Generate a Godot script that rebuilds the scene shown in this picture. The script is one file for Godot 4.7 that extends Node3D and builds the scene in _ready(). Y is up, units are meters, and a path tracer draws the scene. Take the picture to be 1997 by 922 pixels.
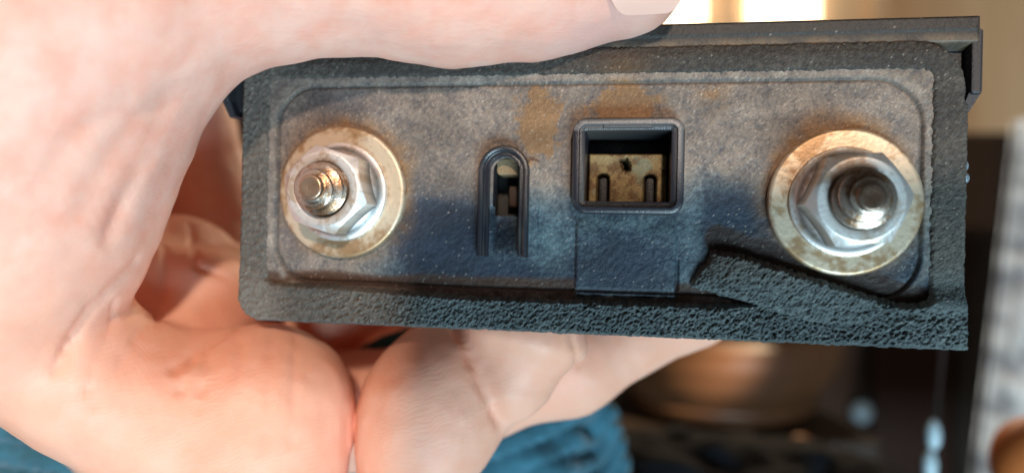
extends Node3D
# Close-up of a hand that holds a dirty black plastic car part. All shapes are worked out in millimetres and committed in metres.
# World: the lens looks along -z, y is up; the plane z = 0 runs through the middle of the part's face.
const MM := 0.001
const F := 1379.0        # the photograph's focal length in its own pixels
const DIST := 82.74      # lens to the part, mm
var rng := RandomNumberGenerator.new()
var n_a: FastNoiseLite
var n_b: FastNoiseLite
var n_c: FastNoiseLite
var n_cell: FastNoiseLite
var n_pit: FastNoiseLite

# ------------------------------------------------------------------ helpers
func noise(kind: int, freq: float, sd: int, oct := 3) -> FastNoiseLite:
	var n := FastNoiseLite.new()
	n.noise_type = kind
	n.seed = sd
	n.frequency = freq
	n.fractal_type = FastNoiseLite.FRACTAL_FBM if oct > 1 else FastNoiseLite.FRACTAL_NONE
	n.fractal_octaves = oct
	return n

func at(px: float, py: float, z: float) -> Vector3:   # the point (mm) that lies this far back on the line of sight through a spot of the photograph
	return Vector3((px - 998.5) / F * (DIST - z), (461.0 - py) / F * (DIST - z), z)

func sm(a: float, b: float, x: float) -> float:
	return smoothstep(a, b, x)

func mixc(a: Color, b: Color, t: float) -> Color:
	return a.lerp(b, clampf(t, 0.0, 1.0))

func lin(r: float, g: float, b: float) -> Color:       # a linear base colour as Godot's sRGB
	return Color(r, g, b).linear_to_srgb()

func mat(called: String, c: Color, rough: float, metal := 0.0, vc := false) -> StandardMaterial3D:
	var m := StandardMaterial3D.new()
	m.resource_name = called
	m.albedo_color = c.linear_to_srgb()
	m.roughness = rough
	m.metallic = metal
	m.vertex_color_use_as_albedo = vc
	return m

func bump(m: StandardMaterial3D, t: Texture2D, depth_mm: float, per_mm: float) -> void:   # relief of this depth; one tile spans 1 / per_mm mm
	m.uv1_triplanar = true
	m.uv1_scale = Vector3.ONE * per_mm * 1000.0
	m.heightmap_enabled = true
	m.heightmap_texture = t
	m.heightmap_scale = depth_mm * 0.1

func noise_tex(n: FastNoiseLite, size := 512) -> NoiseTexture2D:
	var t := NoiseTexture2D.new()
	t.width = size
	t.height = size
	t.seamless = true
	t.noise = n
	return t

func put(called: String, mesh: Mesh, m: Material, parent: Node3D) -> MeshInstance3D:
	var o := MeshInstance3D.new()
	o.name = called
	o.mesh = mesh
	o.material_override = null
	mesh.surface_set_material(0, m)
	parent.add_child(o, true)
	return o

func tag(o: Node, label := "", category := "", group := "", kind := "") -> void:
	if label: o.set_meta("label", label)
	if category: o.set_meta("category", category)
	if group: o.set_meta("group", group)
	if kind: o.set_meta("kind", kind)

func thing(called: String, label: String, category: String, where := Vector3.ZERO, basis := Basis(), group := "") -> Node3D:
	var o := Node3D.new()
	o.name = called
	add_child(o, true)
	o.transform = Transform3D(basis, where * MM)
	tag(o, label, category, group)
	return o

class MB:                                              # collects shared vertices and counter-clockwise faces
	var v := PackedVector3Array()
	var c := PackedColorArray()
	var f := PackedInt32Array()
	func p(x: Vector3, col := Color.WHITE) -> int:
		v.append(x); c.append(col)
		return v.size() - 1
	func tri(a: int, b: int, d: int) -> void:
		f.append(a); f.append(b); f.append(d)
	func quad(a: int, b: int, d: int, e: int) -> void:
		tri(a, b, d); tri(a, d, e)
	func normals() -> PackedVector3Array:
		var n := PackedVector3Array()
		n.resize(v.size())
		for i in range(0, f.size(), 3):
			var q := (v[f[i + 1]] - v[f[i]]).cross(v[f[i + 2]] - v[f[i]])
			n[f[i]] += q; n[f[i + 1]] += q; n[f[i + 2]] += q
		for i in n.size(): n[i] = n[i].normalized()
		return n
	func done(crease := 180.0, origin := Vector3.ZERO) -> ArrayMesh:
		var V := PackedVector3Array(); var N := PackedVector3Array(); var C := PackedColorArray(); var I := PackedInt32Array()
		if crease >= 180.0:
			N = normals(); C = c
			V.resize(v.size())
			for i in v.size(): V[i] = (v[i] - origin) * 0.001
			I.resize(f.size())
			for i in range(0, f.size(), 3):
				I[i] = f[i]; I[i + 1] = f[i + 2]; I[i + 2] = f[i + 1]
		else:
			var fn := PackedVector3Array(); var at_pos := {}
			var lim := cos(deg_to_rad(crease))
			for i in range(0, f.size(), 3):
				fn.append((v[f[i + 1]] - v[f[i]]).cross(v[f[i + 2]] - v[f[i]]))
				for k in 3:
					var key := Vector3i((v[f[i + k]] * 2000.0).round())
					if not at_pos.has(key): at_pos[key] = PackedInt32Array()
					at_pos[key].append(i / 3)
			for i in range(0, f.size(), 3):
				var me := fn[i / 3].normalized()
				for k in [0, 2, 1]:
					var s := Vector3.ZERO
					for o in at_pos[Vector3i((v[f[i + k]] * 2000.0).round())]:
						if fn[o].normalized().dot(me) >= lim: s += fn[o]
					V.append((v[f[i + k]] - origin) * 0.001); N.append(s.normalized() if s.length() > 0 else me); C.append(c[f[i + k]]); I.append(V.size() - 1)
		var arr := []
		arr.resize(Mesh.ARRAY_MAX)
		arr[Mesh.ARRAY_VERTEX] = V; arr[Mesh.ARRAY_NORMAL] = N; arr[Mesh.ARRAY_COLOR] = C; arr[Mesh.ARRAY_INDEX] = I
		var m := ArrayMesh.new()
		m.add_surface_from_arrays(Mesh.PRIMITIVE_TRIANGLES, arr)
		return m

func rrect(p: Vector2, x0: float, x1: float, y0: float, y1: float, r: float) -> float:   # signed distance to a rounded rectangle
	var q := Vector2(absf(p.x - (x0 + x1) / 2), absf(p.y - (y0 + y1) / 2)) - Vector2((x1 - x0) / 2 - r, (y1 - y0) / 2 - r)
	return Vector2(maxf(q.x, 0), maxf(q.y, 0)).length() + minf(maxf(q.x, q.y), 0.0) - r

func seg(p: Vector2, a: Vector2, b: Vector2) -> float:
	var d := b - a
	return (p - a - d * clampf((p - a).dot(d) / d.length_squared(), 0, 1)).length()

func seg3(p: Vector3, a: Vector3, b: Vector3) -> float:
	var d := b - a
	return (p - a - d * clampf((p - a).dot(d) / maxf(d.length_squared(), 1e-9), 0, 1)).length()

func blob(p: Vector2, c: Vector2, rx: float, ry: float) -> float:
	var d := (p - c) / Vector2(rx, ry)
	return exp(-d.length_squared())

func field(x0: float, x1: float, y0: float, y1: float, step: float, sd: Callable, top: Callable, tint: Callable) -> MB:
	# a sheet in relief over the region where sd(p) < 0; the vertices of the border cells are pulled onto the outline
	var nx := int(ceil((x1 - x0) / step)) + 1
	var ny := int(ceil((y1 - y0) / step)) + 1
	var s := PackedFloat32Array()
	s.resize(nx * ny)
	for j in ny:
		for i in nx:
			s[j * nx + i] = sd.call(Vector2(x0 + i * step, y0 + j * step))
	var used := PackedInt32Array()
	used.resize(nx * ny)
	used.fill(-1)
	var m := MB.new()
	for j in ny - 1:
		for i in nx - 1:
			var k := j * nx + i
			var ids := [k, k + 1, k + nx + 1, k + nx]
			if minf(minf(s[k], s[k + 1]), minf(s[k + nx], s[k + nx + 1])) >= 0.0: continue
			for q in ids:
				if used[q] < 0:
					var a: int = q % nx
					var b: int = q / nx
					var p := Vector2(x0 + a * step, y0 + b * step)
					var d := s[q]
					if d > 0.0:
						var g := Vector2(s[mini(a + 1, nx - 1) + b * nx] - s[maxi(a - 1, 0) + b * nx], s[a + mini(b + 1, ny - 1) * nx] - s[a + maxi(b - 1, 0) * nx])
						if g.length() > 1e-6: p -= g.normalized() * minf(d, step)
						d = 0.0
					used[q] = m.p(Vector3(p.x, p.y, top.call(p, d)), tint.call(p, d))
			m.quad(used[ids[0]], used[ids[1]], used[ids[2]], used[ids[3]])
	return m

func fine(profile: Array, step := 0.22) -> Array:      # the same outline with more points along it
	var out := [profile[0]]
	for i in range(1, profile.size()):
		var n := maxi(1, int(ceil(profile[i].distance_to(profile[i - 1]) / step)))
		for k in n: out.append(profile[i - 1].lerp(profile[i], (k + 1.0) / n))
	return out

func lathe(profile: Array, steps: int, radial: Callable, tint: Callable) -> MB:   # profile of (radius, z) from outside bottom to the inside top; radial(angle, r, z) may bend the radius
	var m := MB.new()
	for q in profile:
		for i in steps:
			var a := TAU * i / steps
			var p: Vector2 = radial.call(a, q.x, q.y)
			var v := Vector3(cos(a) * p.x, sin(a) * p.x, p.y)
			m.p(v, tint.call(v))
	for k in profile.size() - 1:
		for i in steps:
			var j := (i + 1) % steps
			m.quad(k * steps + i, k * steps + j, (k + 1) * steps + j, (k + 1) * steps + i)
	return m

func cap(m: MB, steps: int, col: Color) -> void:       # closes the last ring of a lathe
	var n := m.v.size() - steps
	var mid := Vector3.ZERO
	for i in steps: mid += m.v[n + i]
	var c := m.p(mid / steps, col)
	for i in steps: m.tri(n + i, n + (i + 1) % steps, c)

func sweep(path: PackedVector2Array, prof: PackedVector2Array, closed: bool, tint: Callable) -> MB:
	# a profile of (to the right of the path, height) drawn along a path that lies flat
	var m := MB.new()
	var n := path.size()
	for i in n:
		var a := path[(i - 1 + n) % n] if closed or i > 0 else path[i]
		var b := path[(i + 1) % n] if closed or i < n - 1 else path[i]
		var d := (b - a).normalized()
		var r := Vector2(d.y, -d.x)
		for q in prof:
			var v := Vector3(path[i].x + r.x * q.x, path[i].y + r.y * q.x, q.y)
			m.p(v, tint.call(v))
	var k := prof.size()
	for i in (n if closed else n - 1):
		for j in k - 1:
			var a := i * k + j
			var b := ((i + 1) % n) * k + j
			m.quad(a, a + 1, b + 1, b)
	if not closed:
		for j in range(1, k - 1):
			m.tri(0, j + 1, j)
			m.tri((n - 1) * k, (n - 1) * k + j, (n - 1) * k + j + 1)
	return m

func block(m: MB, x0: float, x1: float, y0: float, y1: float, z0: float, z1: float, ch := 0.3, col := Color.WHITE, r := 0.0) -> void:
	# a box with chamfered front edges (towards +z) and, with r, rounded corners
	var rings := []
	for q in [[0.0, z0], [0.0, z1 - ch], [ch * 0.3, z1 - ch * 0.3], [ch, z1]]:
		var ring := []
		var e: float = q[0]
		var rr := maxf(r - e, 0.02)
		var k := 6 if r > 0 else 1
		for cnr in [[x1, y0, -90], [x1, y1, 0], [x0, y1, 90], [x0, y0, 180]]:
			var sx := -1.0 if cnr[0] == x1 else 1.0
			var sy := -1.0 if cnr[1] == y1 else 1.0
			var c := Vector2(cnr[0] + sx * (e + rr), cnr[1] + sy * (e + rr))
			for i in k + 1:
				var a := deg_to_rad(cnr[2] + 90.0 * i / k)
				ring.append(m.p(Vector3(c.x + cos(a) * rr, c.y + sin(a) * rr, q[1]), col))
		rings.append(ring)
	for i in rings.size() - 1:
		for j in rings[i].size():
			var l: int = (j + 1) % rings[i].size()
			m.quad(rings[i][j], rings[i][l], rings[i + 1][l], rings[i + 1][j])
	for w in [[rings[-1], false], [rings[0], true]]:
		for j in range(1, w[0].size() - 1):
			if w[1]: m.tri(w[0][0], w[0][j + 1], w[0][j])
			else: m.tri(w[0][0], w[0][j], w[0][j + 1])

func ball(r: Vector3, c: Vector3, col := Color.WHITE, seg_n := 32) -> MB:
	var m := MB.new()
	for j in seg_n / 2 + 1:
		var t := PI * j / (seg_n / 2)
		for i in seg_n:
			var a := TAU * i / seg_n
			m.p(c + Vector3(sin(t) * cos(a), cos(t), sin(t) * sin(a)) * r, col)
	for j in seg_n / 2:
		for i in seg_n:
			var k := (i + 1) % seg_n
			m.quad(j * seg_n + i, j * seg_n + k, (j + 1) * seg_n + k, (j + 1) * seg_n + i)
	return m

# ------------------------------------------------------------------ the hand
var bone_a := PackedVector3Array()
var bone_d := PackedVector3Array()
var bone_i := PackedFloat32Array()
var bone_r := PackedFloat32Array()
var bone_t := PackedFloat32Array()
var bone_g := PackedInt32Array()
const K_IN := 3.6
const K_OUT := 0.9

func chain(group: int, pts: Array) -> void:            # [px, py, z, radius] ...
	for i in pts.size() - 1:
		var a := at(pts[i][0], pts[i][1], pts[i][2])
		var b := at(pts[i + 1][0], pts[i + 1][1], pts[i + 1][2])
		bone_a.append(a); bone_d.append(b - a); bone_i.append(1.0 / (b - a).length_squared())
		bone_r.append(pts[i][3]); bone_t.append(pts[i + 1][3] - pts[i][3]); bone_g.append(group)

func flesh(p: Vector3, which: PackedInt32Array) -> float:
	var all := 1e6
	var cur := 1e6
	var g := -1
	for k in which:
		var pa := p - bone_a[k]
		var d := bone_d[k]
		var t := clampf(pa.dot(d) * bone_i[k], 0.0, 1.0)
		var s := (pa - d * t).length() - bone_r[k] - bone_t[k] * t
		if bone_g[k] != g:
			var h := maxf(K_OUT - absf(all - cur), 0.0)
			all = minf(all, cur) - h * h * 0.25 / K_OUT
			cur = s
			g = bone_g[k]
		else:
			var h := maxf(K_IN - absf(s - cur), 0.0)
			cur = minf(s, cur) - h * h * 0.25 / K_IN
	var e := maxf(K_OUT - absf(all - cur), 0.0)
	return minf(all, cur) - e * e * 0.25 / K_OUT

func skin_net(lo: Vector3, hi: Vector3, cell: float) -> MB:   # surface nets, visiting only the blocks that the surface can cross
	const N := 8
	var side := cell * N
	var half := side * 0.5 * sqrt(3.0)
	var nb := Vector3i(((hi - lo) / side).ceil())
	var every := PackedInt32Array(range(bone_a.size()))
	var W := nb.x * N + 2
	var H := nb.y * N + 2
	var m := MB.new()
	var id := {}
	var edges := PackedInt64Array()
	var val := PackedFloat32Array()
	val.resize(9 * 9 * 9)
	for bz in nb.z:
		for by in nb.y:
			for bx in nb.x:
				var o := lo + Vector3(bx, by, bz) * side
				var mid := o + Vector3.ONE * side * 0.5
				if absf(flesh(mid, every)) > half * 1.3 + 2.0: continue
				var few := PackedInt32Array()
				var near := 1e6
				var ds := PackedFloat32Array()
				for k in every:
					var pa := mid - bone_a[k]
					var t := clampf(pa.dot(bone_d[k]) * bone_i[k], 0.0, 1.0)
					ds.append((pa - bone_d[k] * t).length() - bone_r[k] - bone_t[k] * t)
					near = minf(near, ds[k])
				for k in every:
					if ds[k] < near + 2.6 * half + 8.0: few.append(k)
				var q := 0
				for z in 9:
					for y in 9:
						for x in 9:
							val[q] = flesh(o + Vector3(x, y, z) * cell, few)
							q += 1
				for z in N:
					for y in N:
						for x in N:
							var b := (z * 9 + y) * 9 + x
							var cs := [val[b], val[b + 1], val[b + 9], val[b + 10], val[b + 81], val[b + 82], val[b + 90], val[b + 91]]
							var inside := 0
							for w in cs: inside += int(w < 0.0)
							if inside == 0 or inside == 8: continue
							var sum := Vector3.ZERO
							var cnt := 0
							for axis in 3:
								var st: int = [1, 2, 4][axis]
								for c in 8:
									if c & st: continue
									var u: float = cs[c]
									var w: float = cs[c | st]
									if (u < 0.0) != (w < 0.0):
										var pp := Vector3(c & 1, (c >> 1) & 1, (c >> 2) & 1)
										pp[axis] += u / (u - w)
										sum += pp; cnt += 1
							var gx := bx * N + x + 1
							var gy := by * N + y + 1
							var gz := bz * N + z + 1
							var key := (gz * H + gy) * W + gx
							id[key] = m.p(o + (Vector3(x, y, z) + sum / cnt) * cell)
							for axis in 3:
								var w: float = cs[[1, 2, 4][axis]]
								if (cs[0] < 0.0) != (w < 0.0): edges.append((key * 3 + axis) * 2 + int(cs[0] < 0.0))
	var steps := [1, W, W * H]
	for e in edges:
		var flip := e & 1
		var axis := (e >> 1) % 3
		var key := (e >> 1) / 3
		var u: int = steps[(axis + 1) % 3]
		var w: int = steps[(axis + 2) % 3]
		if not (id.has(key) and id.has(key - u) and id.has(key - w) and id.has(key - u - w)): continue
		if flip: m.quad(id[key - u - w], id[key - w], id[key], id[key - u])
		else: m.quad(id[key - u - w], id[key - u], id[key], id[key - w])
	return m

func make_hand(person: Node3D) -> void:
	# thumb, its root and the web
	chain(0, [[1206, -56, 2, 7.9], [1040, -60, 2.5, 9.3], [880, -50, 3, 9.4], [740, -72, 3.5, 9.3], [600, -84, 4.5, 10.0], [400, -86, 6, 12.2], [150, -40, 8, 17.6], [-60, 150, 8, 19.5]])
	chain(0, [[105, 140, 5, 15.3], [36, 300, 5, 15.0], [0, 450, 4, 14.2], [0, 588, 2, 11.6]])
	chain(0, [[300, 120, 3, 5.4], [258, 250, 2, 4.8], [202, 400, 1, 4.6], [150, 520, 0, 5.2]])
	# index finger: its root and three pads under the part
	chain(1, [[0, 588, 2, 11.5], [175, 736, -3, 8.6], [340, 815, -8, 10.0], [515, 806, -11, 11.0]])
	chain(1, [[515, 806, -11, 11.0], [516, 960, -9, 10.6]])
	chain(1, [[510, 806, -26, 11.2], [510, 960, -25, 10.9]])
	chain(2, [[786, 945, -10, 5.8], [824, 855, -11, 7.8], [848, 792, -12, 9.0], [888, 742, -14, 9.1]])
	chain(2, [[789, 945, -26, 6.0], [832, 855, -27, 8.0], [855, 792, -28, 9.2]])
	chain(3, [[1022, 662, -10.5, 8.4], [1000, 745, -10, 4.4], [972, 820, -10.5, 1.6]])
	# the cushion of the palm behind the web, below the part
	chain(4, [[175, 700, -11, 8.4], [275, 600, -18, 9.0], [345, 540, -34, 9.4], [370, 535, -48, 9.4]])
	chain(5, [[318, 690, -13, 7.6], [388, 606, -20, 8.2], [440, 560, -40, 8.0]])
	# middle finger
	chain(6, [[300, 780, -38, 9.0], [690, 800, -38, 9.3], [914, 750, -24, 8.2], [1104, 702, -24, 7.6], [1344, 577, -28, 7.2], [1420, 530, -30, 6.2]])
	# ring and little finger, behind the part
	chain(7, [[220, 640, -42, 9.0], [650, 580, -44, 8.8], [900, 520, -43, 8.2], [1120, 450, -40, 7.4], [1230, 420, -38, 6.4]])
	chain(8, [[180, 700, -52, 8.6], [560, 520, -54, 7.8], [790, 440, -50, 7.0], [960, 400, -46, 6.2]])
	# palm and wrist
	chain(9, [[40, 200, -14, 17.0], [60, 470, -20, 16.0], [200, 660, -26, 13.5]])
	chain(9, [[60, 250, -30, 13.0], [120, 520, -34, 13.0], [200, 720, -36, 14.0]])
	chain(9, [[300, 120, -50, 12.0], [370, 400, -56, 12.0], [430, 620, -50, 11.0]])
	chain(9, [[220, 680, -28, 13.5], [440, 980, -58, 17.0], [500, 1150, -74, 20.0]])
	var m := skin_net(Vector3(-92, -72, -98), Vector3(32, 50, 34), 0.62)
	# creases: [depth, width, px/py points..., z of the surface there]
	var cr := []
	var every := PackedInt32Array(range(bone_a.size()))
	for c in [
		[0.5, 0.72, -6.0, [886, 640], [915, 700], [945, 765], [972, 822]],
		[0.28, 1.3, 8.0, [330, 182], [262, 236], [205, 318], [160, 400]],
		[0.25, 1.3, 7.0, [322, 205], [262, 302], [238, 380], [214, 452]],
		[0.2, 0.8, 7.0, [290, 300], [235, 400], [200, 470]],
		[0.18, 1.2, 12.0, [240, 200], [150, 260], [70, 360]],
		[0.5, 0.8, 3.0, [262, 508], [225, 548], [180, 598], [140, 655], [112, 715]],
		[0.22, 0.6, 3.0, [168, 600], [130, 660], [104, 720]],
		[0.28, 0.5, 0.0, [222, 590], [205, 650], [178, 720], [168, 760]],
		[0.28, 0.5, -2.0, [300, 600], [262, 660], [226, 720], [180, 792]],
		[0.55, 0.8, -10.0, [470, 636], [415, 668], [372, 700], [340, 722]],
		[0.3, 0.4, -2.0, [380, 690], [366, 730], [350, 765]],
		[0.3, 0.5, -2.0, [402, 690], [398, 740], [384, 800]],
		[0.2, 0.5, -5.0, [575, 660], [572, 760], [566, 860]],
		[0.18, 0.45, -5.0, [528, 656], [524, 750], [520, 850]],
		[0.25, 0.5, -2.0, [470, 665], [462, 730], [470, 800]],
		[0.4, 0.6, -10.0, [320, 480], [322, 560], [300, 640]],
		[0.4, 0.6, -14.0, [370, 440], [382, 520], [440, 545]],
		[0.4, 0.5, -24.0, [1108, 640], [1120, 690], [1128, 712]],
	]:
		var pts := []
		for i in range(3, c.size()):
			var to: Array = c[i]
			var from: Array = c[maxi(3, i - 1)]
			for k in ([3] if i == 3 else [1, 2, 3]):
				var px := lerpf(from[0], to[0], k / 3.0)
				var py := lerpf(from[1], to[1], k / 3.0)
				var z := 36.0
				while z > -45.0 and flesh(at(px, py, z), every) > 0.0: z -= 0.6
				pts.append(at(px, py, z))
		var box := AABB(pts[0], Vector3.ZERO)
		for q in pts: box = box.expand(q)
		cr.append([c[0], c[1], box.grow(c[1] * 3.0), pts])
	var nrm := m.normals()
	var fine := noise(FastNoiseLite.TYPE_SIMPLEX_SMOOTH, 0.09, 5, 3)
	var mott := noise(FastNoiseLite.TYPE_SIMPLEX_SMOOTH, 0.16, 8, 3)
	var tip := at(1165, 62, 5)
	for i in m.v.size():
		var p := m.v[i]
		var red := 0.0
		if nrm[i].z > -0.3:
			for c in cr:
				if not c[2].has_point(p): continue
				var d := 1e6
				var pts: Array = c[3]
				for k in pts.size() - 1: d = minf(d, seg3(p, pts[k], pts[k + 1]))
				if d < c[1] * 3.0:
					var e := exp(-(d * d) / (c[1] * c[1]))
					if c[0] < 9.0: p -= nrm[i] * c[0] * e
					red = maxf(red, e * minf(1.0, c[0]))
		p += nrm[i] * (fine.get_noise_3dv(p) * 0.35)
		m.v[i] = p
		var w := mott.get_noise_3dv(p)
		var base := Color(0.86, 0.50, 0.40)
		base = mixc(base, Color(0.84, 0.40, 0.30), 0.35 + w * 1.1 + 0.5 * fine.get_noise_3dv(p * 9.0))
		base = mixc(base, Color(0.70, 0.28, 0.17), minf(1.0, red) * (0.45 if red < 0.6 else 0.45 + (red - 0.6) * 1.4))
		base = mixc(base, Color(0.80, 0.42, 0.36), 0.8 * exp(-pow(p.distance_to(tip) / 5.5, 2.0)))
		base = mixc(base, Color(0.83, 0.39, 0.255), 0.62 * sm(6.0, -14.0, p.y))
		m.c[i] = base
	var sk := mat("skin", Color.WHITE, 0.52, 0.0, true)
	sk.subsurf_scatter_enabled = true
	sk.subsurf_scatter_strength = 0.16
	sk.metallic_specular = 0.42
	bump(sk, ridges(), 0.042, 1.0 / 26.0)
	put("hand", m.done(), sk, person)
	# thumb nail: a curved plate on the front and top of the last joint
	var nl := MB.new()
	var ax := at(1206, -56, 2)
	var back := at(1040, -60, 2.5)
	var dir := (ax - back).normalized()
	var up := Vector3.UP
	var fw := dir.cross(up).normalized()
	if fw.z < 0: fw = -fw
	up = fw.cross(dir).normalized()
	if up.y < 0: up = -up
	for layer in 2:
		for i in 25:
			var s := i / 24.0
			for j in 21:
				var a := lerpf(-50.0, 82.0, j / 20.0)
				var wdt := 1.0 - pow(maxf(0.0, s - 0.82) / 0.3, 2.0) - pow(maxf(0.0, 0.42 - s) / 0.5, 2.0)
				a = 16.0 + (a - 16.0) * wdt
				var rr := lerpf(9.1, 8.85, s) + 0.35 - layer * 0.55 - pow(absf(a - 16.0) / 66.0, 4.0) * 0.3
				nl.p(back.lerp(ax, 0.55) + dir * (s * 10.5) + (fw * cos(deg_to_rad(a)) + up * sin(deg_to_rad(a))) * rr * (1.0 - 0.10 * s * s), Color(0.82, 0.52, 0.43))
	for layer in 2:
		for i in 24:
			for j in 20:
				var k := layer * 525 + i * 21 + j
				if layer == 0: nl.quad(k, k + 21, k + 22, k + 1)
				else: nl.quad(k, k + 1, k + 22, k + 21)
	var nm := mat("nail", Color.WHITE, 0.34, 0.0, true)
	put("thumb_nail", nl.done(), nm, person)

func ridges() -> ImageTexture:                          # the fine lines of palm skin
	var S := 1024
	var im := Image.create(S, S, false, Image.FORMAT_L8)
	var w1 := noise(FastNoiseLite.TYPE_SIMPLEX_SMOOTH, 1.0, 31, 2)
	var w2 := noise(FastNoiseLite.TYPE_CELLULAR, 1.0, 32, 1)
	for y in S:
		for x in S:
			var a := TAU * x / S
			var b := TAU * y / S
			var c := Vector3(cos(a), sin(a), cos(b)) * 1.3
			var warp := w1.get_noise_3d(c.x + sin(b), c.y, c.z) * 3.0
			var line := sin(a * 14 + b * 42 + warp * 3.0) * 0.5 + 0.5
			var fade := 0.5 + 0.5 * sin(a * 3 + warp * 2.0) * cos(b * 2.0 - warp)
			im.set_pixel(x, y, Color.from_hsv(0, 0, clampf(0.35 + 0.4 * line * (0.35 + 0.65 * fade) + 0.2 * w1.get_noise_2d(x * 0.12, y * 0.12), 0, 1)))
	return ImageTexture.create_from_image(im)

func make_sleeve(person: Node3D) -> void:
	var kn := mat("blue_knit", Color.WHITE, 0.9, 0.0, true)
	kn.rim_enabled = true
	kn.rim = 0.5
	kn.rim_tint = 0.7
	var wob := noise(FastNoiseLite.TYPE_SIMPLEX_SMOOTH, 0.035, 77, 2)
	var m := MB.new()
	var A := Vector3(-56, -20, -70)
	var B := Vector3(-46, -135, -120)
	var U := 300
	var V := 300
	var ax := (B - A).normalized()
	var ex := Vector3.RIGHT
	var ez := ex.cross(ax).normalized()
	if ez.z < 0: ez = -ez
	for i in U:
		var s := float(i) / (U - 1)
		for j in V:
			var a := TAU * j / V
			var L := s * 110.0
			var c := A.lerp(B, s)
			var w := wob.get_noise_3d(cos(a) * 60, L, sin(a) * 60)
			var rib := pow(absf(sin((L + w * 6.0) * PI / 5.0)), 0.55) * 3.8
			var st := sin(a * 120.0 + floorf((L + w * 6.0) / 5.0) * 2.1) * 0.5 + sin(a * 240.0 + L * 4.0) * 0.1
			var r := rib + st * 0.9 + w * 5.0
			var lip := -4.0 * exp(-L / 2.0)
			var tone := 0.75 + 0.35 * wob.get_noise_3d(a * 300.0, L * 9.0, 3.0)
			m.p(c + ex * cos(a) * (71.0 + r + lip + s * 18.0) + ez * sin(a) * (27.0 + r + lip + s * 4.0), Color(0.042, 0.170, 0.240) * tone)
	for i in U - 1:
		for j in V:
			var k := (j + 1) % V
			m.quad(i * V + j, i * V + k, (i + 1) * V + k, (i + 1) * V + j)
	put("sleeve", m.done(), kn, person)
	# the jumper further back, the same knit with shade painted in near black
	var d := MB.new()
	var P := at(1020, 1010, -165)
	var Q := at(1800, 1075, -190)
	var dirr := (Q - P).normalized()
	var n1 := dirr.cross(Vector3.BACK).normalized()
	var n2 := n1.cross(dirr).normalized()
	for i in 160:
		var s := i / 159.0
		for j in 120:
			var a := TAU * j / 120
			var w := wob.get_noise_3d(s * 160, cos(a) * 40, sin(a) * 40)
			var r := 34.0 * sqrt(maxf(0.02, 1.0 - pow(absf(s * 2 - 1), 5.0))) + 1.3 * absf(sin(a * 22.0 + s * 6.0)) + w * 5.0
			d.p(P.lerp(Q, s) + (n1 * cos(a) + n2 * sin(a)) * r, Color(0.005, 0.006, 0.011))
	for i in 159:
		for j in 120:
			var k := (j + 1) % 120
			d.quad(i * 120 + j, (i + 1) * 120 + j, (i + 1) * 120 + k, i * 120 + k)
	var o := put("jumper", d.done(), mat("shaded_knit", Color.WHITE, 0.95, 0.0, true), person)
	tag(o, "ribbed blue jumper with its shade painted into the dark colour")

# ------------------------------------------------------------------ the part
func foam_tint(p: Vector2, rough: float) -> Color:
	var w := n_a.get_noise_2dv(p)
	var f := n_b.get_noise_2dv(p * 3.0)
	var grey := sm(-1.0, -6.0, p.y) * sm(-14.0, -8.0, p.x)  # lower right run of foam, where cool shade is painted into the colour
	var base := mixc(Color(0.040, 0.037, 0.034), Color(0.040, 0.052, 0.056), grey)
	var dust_and_shade := mixc(Color(0.135, 0.118, 0.100), Color(0.115, 0.135, 0.135), grey)
	var k := 0.12 + 0.25 * w + 0.35 * f
	k += 0.45 * sm(-26.0, -31.0, p.x) + 0.35 * sm(40.0, 47.0, p.x) * sm(16.0, 6.0, p.y)
	k += 0.30 * sm(-9.0, -14.0, p.x) * sm(-4.0, -8.0, p.y)
	k += 0.22 * sm(15.5, 17.6, p.y) * sm(18.8, 17.8, p.y)
	k += 0.20 * rough + 0.30 * grey + 0.25 * n_c.get_noise_2dv(p * 1.5)
	var c := mixc(base, dust_and_shade, k)
	return mixc(c, Color(0.13, 0.075, 0.035), 0.55 * blob(p, Vector2(12.5, 19.5), 3.0, 1.6))

func speck(c: Color, p: Vector2, share: float) -> Color:
	var h := fposmod(sin(p.x * 127.1 + p.y * 311.7) * 43758.5453, 1.0)
	c = c * (0.80 + 0.40 * fposmod(h * 37.7, 1.0))
	if h < share: return c.lerp(Color(0.50, 0.45, 0.39), 0.5)
	if h < share * 6.0: return c * 1.45
	if h > 1.0 - share * 4.0: return c * 0.55
	return c

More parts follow.
